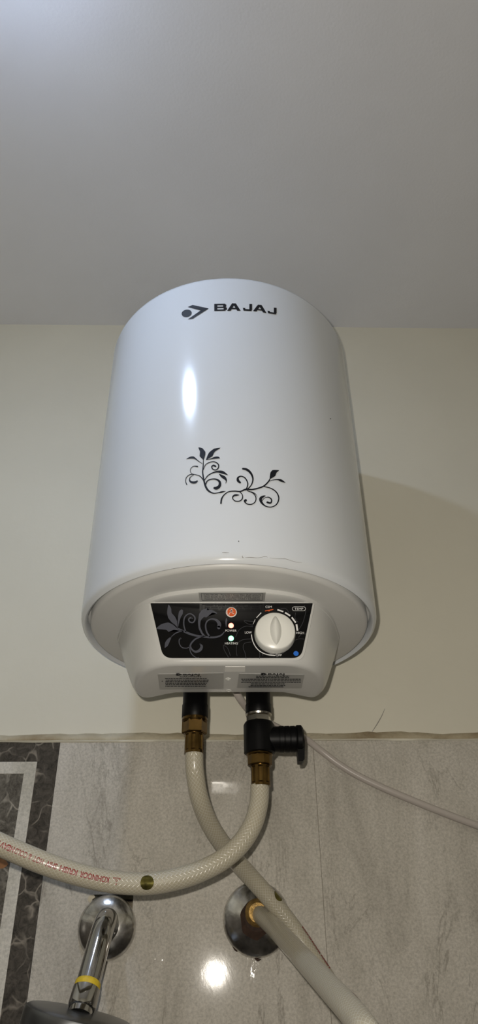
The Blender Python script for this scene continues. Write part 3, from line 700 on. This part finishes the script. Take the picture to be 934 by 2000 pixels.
HA = empty('braided_hose', (xa, OY, Z(1480, 381)), 'braided cream hose from brass heater outlet, looping round into the chrome wall flange', 'hose')
hexn(MB(), .0137, Z(1434, 381), Z(1404, 381), xa, rot=.1).lathe([(.0128, Z(1412, 381)), (.0140, Z(1408, 381)), (.0138, Z(1403, 381))], (xa, OY, 0)).build('union_nut', M['brass'], HA, smooth=False)
ferrule(xa, 1431, 1472, .0103, HA)
pA = [(379.5, 1470, OY), (379.5, 1478, OY), (381, 1510, .769), (390, 1560, .784), (411, 1612, .812), (446, 1663, .848), (490, 1713, .878), (535, 1764, .892), (575, 1816, .898), (612, 1872, .898), (650, 1930, .89), (690, 1990, .87), (725, 2050, .83), (752, 2105, .77), (765, 2140, .70), (765, 2140, .63),
      (752, 2095, .575), (727, 2035, .565), (694, 1985, .60), (652, 1938, .66), (608, 1890, .735), (568, 1846, .81), (536, 1812, .87), (516, 1793, .905), (509, 1787, .919)]
pathA = px_path(pA)
mb = MB(); mb.tube(pathA, HR, 24); tubeA = mb.build('tube', M['hose'], HA, sharp=80)

HB = empty('braided_hose', (xb, OY, Z(1540)), 'braided cream hose with red print and gold sticker, screwed under the safety valve', 'hose')
hexn(MB(), .0132, Z(1496), Z(1474), xb, n=12, ch=.0008).lathe([(.0128, Z(1478)), (.0142, Z(1475)), (.0140, Z(1471.5))], (xb, OY, 0)).build('union_nut', M['brass'], HB, smooth=False)
ferrule(xb+.0005, 1494, 1536, .0103, HB)
pB = [(507, 1533, OY), (507.5, 1545, OY), (505, 1572, .764), (494, 1610, .762), (470, 1648, .76), (432, 1681, .757), (385, 1704, .753), (335, 1719, .749), (285, 1726, .745), (225, 1723, .738), (165, 1711, .730), (100, 1691, .722), (40, 1667, .716), (-20, 1640, .71), (-90, 1604, .71), (-170, 1560, .73), (-260, 1520, .78), (-330, 1500, .86), (-370, 1495, .95)]
pathB = px_path(pB)
mb = MB(); mb.tube(pathB, HR, 24); tubeB = mb.build('tube', M['hose'], HB, sharp=80)
def on_hose(path, s_px, direction, r=HR+.0002, turn=0.0, i0=None):
    """returns a mapping (distance along, distance around) -> point on the hose, from the path point nearest the photo column s_px"""
    fr = frames(path, (0, -1, 0)); Ls = [0]
    for i in range(1, len(fr)): Ls.append(Ls[-1]+(fr[i][0]-fr[i-1][0]).length)
    def col(p): d = p[0]*FW[0]+p[1]*FW[1]+p[2]*FW[2]; return 467+F*(p[0]*RT[0]+p[1]*RT[1]+p[2]*RT[2])/d
    if i0 is None: i0 = min((i for i in range(len(fr)) if fr[i][0][2] < .2), key=lambda i: abs(col(fr[i][0])-s_px))
    L0 = Ls[i0]
    def f(a, b):
        s = L0+direction*a; i = max(0, min(len(fr)-2, int(np.searchsorted(Ls, s)-1))); t = (s-Ls[i])/(Ls[i+1]-Ls[i])
        p = fr[i][0].lerp(fr[i+1][0], t); e = fr[i][2].lerp(fr[i+1][2], t).normalized(); g = fr[i][3].lerp(fr[i+1][3], t).normalized()
        an = turn+b/r; return p+(e*math.cos(an)+g*math.sin(an))*r
    return f
# red print, upside down: it runs from the gold sticker towards the left end of the hose
def hose_len(path, xs_):
    L = [0]; cs = []
    for i in range(len(path)):
        p = path[i]; cs.append(467+F*float(p@RT)/float(p@FW))
        if i: L.append(L[-1]+float(np.linalg.norm(path[i]-path[i-1])))
    k = [i for i in range(len(path)) if path[i][2] < .13 and i > 60]
    return [float(np.interp(-x, [-cs[i] for i in k], [L[i] for i in k])) for x in xs_]
hm = on_hose(pathB, 218, 1, turn=0.0)
s0 = hose_len(pathB, [218])[0]
for word, xr, xl, bold, cap in (('KOHINOOR', 208, 152, .028, .0046), ('KRISH', 147, 114, .028, .0046), ('SHIV', 108.5, 88, .028, .0046), ('HOT', 83, 64, .008, .0048), ('&', 60, 55, .008, .0046), ('COLD', 52, 28, .008, .0048), ('HEAVY', 26, -6, .03, .0048)):
    a_, b_ = hose_len(pathB, [xr, xl]); V, Fc = text2d(word, bold); k = cap/.7; sx = (b_-a_)/V[:, 0].max()
    MB().add([hm(a_-s0+v[0]*sx, -(v[1]*k-cap/2)) for v in V], Fc).build('red_lettering', M['red'], tubeB, smooth=False)
mb = MB()
ring_line(mb, [(-.0056, .0026), (.0012, .0026), (-.0022, -.0030)], .0006, hm)
ring_line(mb, [(-.0034, .0012), (-.0010, .0012), (-.0022, -.0006)], .0004, hm)
mb.build('red_triangle', M['red'], tubeB, smooth=False)
hs = on_hose(pathB, 285, 1, HR+.0003)
mb = MB(); rr = .0066
V = [hs(0, 0)]+[hs(rr*q*math.cos(t), rr*q*math.sin(t)) for q in (.35, .7, 1) for t in np.linspace(0, 2*math.pi, 24, endpoint=False)]
mb.add(V, [(0, 1+k, 1+(k+1) % 24) for k in range(24)]+[(1+i*24+k, 1+(i+1)*24+k, 1+(i+1)*24+(k+1) % 24, 1+i*24+(k+1) % 24) for i in range(2) for k in range(24)]).build('hologram_sticker', M['holo'], tubeB)

# the other hose shows its print and sticker edge-on
def side_print(word, i0, turn, ln, cap=.0046, bold=.04):
    h_ = on_hose(pathA, 0, 1, turn=turn, i0=i0); V, Fc = text2d(word, bold); k = cap/.7; sx = ln/V[:, 0].max()
    MB().add([h_(v[0]*sx, -(v[1]*k-cap/2)) for v in V], Fc).build('red_lettering', M['red'], tubeA, smooth=False)
side_print('KOHINOOR KRISH', 8*12+1, -1.15, .048); side_print('SHIV', 18*12+3, 1.2, .014)
hs = on_hose(pathA, 0, 1, HR+.0003, turn=-1.0, i0=7*12-1); rr = .0060
V = [hs(0, 0)]+[hs(rr*q*math.cos(t), rr*q*math.sin(t)) for q in (.35, .7, 1) for t in np.linspace(0, 2*math.pi, 24, endpoint=False)]
MB().add(V, [(0, 1+k, 1+(k+1) % 24) for k in range(24)]+[(1+i*24+k, 1+(i+1)*24+k, 1+(i+1)*24+(k+1) % 24, 1+i*24+(k+1) % 24) for i in range(2) for k in range(24)]).build('hologram_sticker', M['holo'], tubeA)

# ------------------------------------------------------------------ chrome wall flange with pipe stub
FG = empty('pipe_flange', (FLR[0], D, FLR[2]), 'chrome wall flange with corroded brass collar where a hose enters', 'flange')
ax_ = (-.02, -1, -.02)
MB().lathe([(.0385, 0), (.0387, .002), (.0375, .0042), (.034, .0068), (.026, .0104), (.018, .0132), (.0135, .0150)], (FLR[0], D+.0005, FLR[2]), ax_, 64, cap1=True).build('plate', M['spot'], FG, sharp=60)
n0 = wp(503, 1784, D-.012)
MB().lathe([(.0148, 0), (.0152, .003), (.0138, .006), (.0142, .009), (.0118, .013), (.0100, .015)], (n0[0], D-.011, n0[2]), ax_, 40).build('brass_collar', M['gold'], FG, sharp=30)
FZ2 = lambda x, y: wp(400+x/2.594, 1640+y/2.594, D-.0126)
mb = MB(); V = []; rg_ = random.Random(5)
for k in range(36):
    t = 2*math.pi*k/36; r1_ = .0186+.0011*math.sin(3*t+1)+.0008*math.sin(7*t)+rg_.uniform(-.0003, .0003)+.002*math.cos(t-4.2)
    for q, d_ in ((.004, .0166), (.0138, .0165), (r1_, .0162-(r1_-.0138)*.5)): V.append((FLR[0]+q*math.cos(t), D-d_, FLR[2]+q*math.sin(t)))
mb.add(V, [(3*k+q, 3*k+1+q, 3*((k+1) % 36)+1+q, 3*((k+1) % 36)+q) for k in range(36) for q in (0, 1)]).build('rust_ring', M['rust'], FG, smooth=False)
for pl in ([(140,540),(158,552),(166,570),(150,560)], [(248,598),(268,602),(288,606),(268,618)]):
    MB().poly(pl, lambda x, y: wp(400+x/2.594, 1640+y/2.594, D-.0006)).build('rust_stain', M['rust'], wall, smooth=False)

# ------------------------------------------------------------------ shower
SH = empty('shower', (FLL[0], D, FLL[2]), 'chrome shower arm with round wall flange, yellow thread tape and brushed head', 'shower')
MB().lathe([(.0325, 0), (.0330, .0025), (.0325, .0045), (.029, .008), (.021, .0115), (.0145, .0130), (.013, .018)], (FLL[0], D-.003, FLL[2]), (0, -1, -.04), 64).build('flange', M['spot'], SH, sharp=60)
a0 = np.array([FLL[0]+.002, D, FLL[2]+.001]); a1 = wp(207, 1790, .868); a2 = wp(171, 1925, .836)
dv = (a2-a1)/np.linalg.norm(a2-a1)
pts = [a0]+[a0+(a1-a0)*t for t in (.3, .55)]
d1 = (a1-a0)/np.linalg.norm(a1-a0)
q0, q2 = a1-d1*.026, a1+dv*.03
pts += [(1-t)**2*q0+2*t*(1-t)*a1+t*t*q2 for t in np.linspace(0, 1, 14)]+[a2]
MB().tube([tuple(p) for p in pts], .0118, 32).build('arm', M['chrome'], SH, sharp=60)
MB().lathe([(.0120, -.003), (.0127, -.002), (.0127, .0022), (.0120, .0032)], a2, dv, 32).build('thread_tape', M['yel'], SH)
MB().lathe([(.0122, .0025), (.0134, .0035), (.0136, .018), (.0126, .0205), (.0112, .021), (.0112, .026)], a2, dv, 40).build('coupling', M['chrome'], SH)
hv = np.array([-.21, .05, -1.0]); hv /= np.linalg.norm(hv); ha = a2+dv*.0225-hv*.0235
head = MB().lathe([(.0100, .0235), (.034, .0245), (.049, .0255), (.0515, .027), (.0525, .030), (.0525, .056), (.050, .060), (.03, .0605), (.005, .0605)], ha, hv, 80).build('shower_head', M['brush'], SH, sharp=40)
c2 = Vector(ha)+Vector(hv)*.0605; e1 = Vector(hv).orthogonal().normalized(); e2 = Vector(hv).cross(e1)
for ringr, k in ((.012, 8), (.024, 14), (.036, 20)):
    for i in range(k):
        t = 2*math.pi*i/k
        MB().lathe([(.0013, -.0005), (.0009, .0015)], c2+(e1*math.cos(t)+e2*math.sin(t))*ringr, hv, 8).build('nozzle', M['rubber'], head)

# ------------------------------------------------------------------ power cable
cb = px_path([(452, 1300, .80), (456, 1335, .80), (470, 1366, .815), (495, 1392, .85), (545, 1422, .895), (593, 1441, .922), (622, 1462, .931), (660, 1491, .934), (705, 1518, .935), (765, 1546, .935), (850, 1581, .935), (934, 1613, .935), (1040, 1650, .935), (1160, 1680, .935), (1250, 1700, .935)])
tag(MB().tube(cb, .0044, 14).build('power_cable', M['cable'], sharp=80), 'thin white power cable hanging from the heater across the tiles', 'cable')

for o_ in bpy.data.objects:
    if '_w' in o_: del o_['_w']
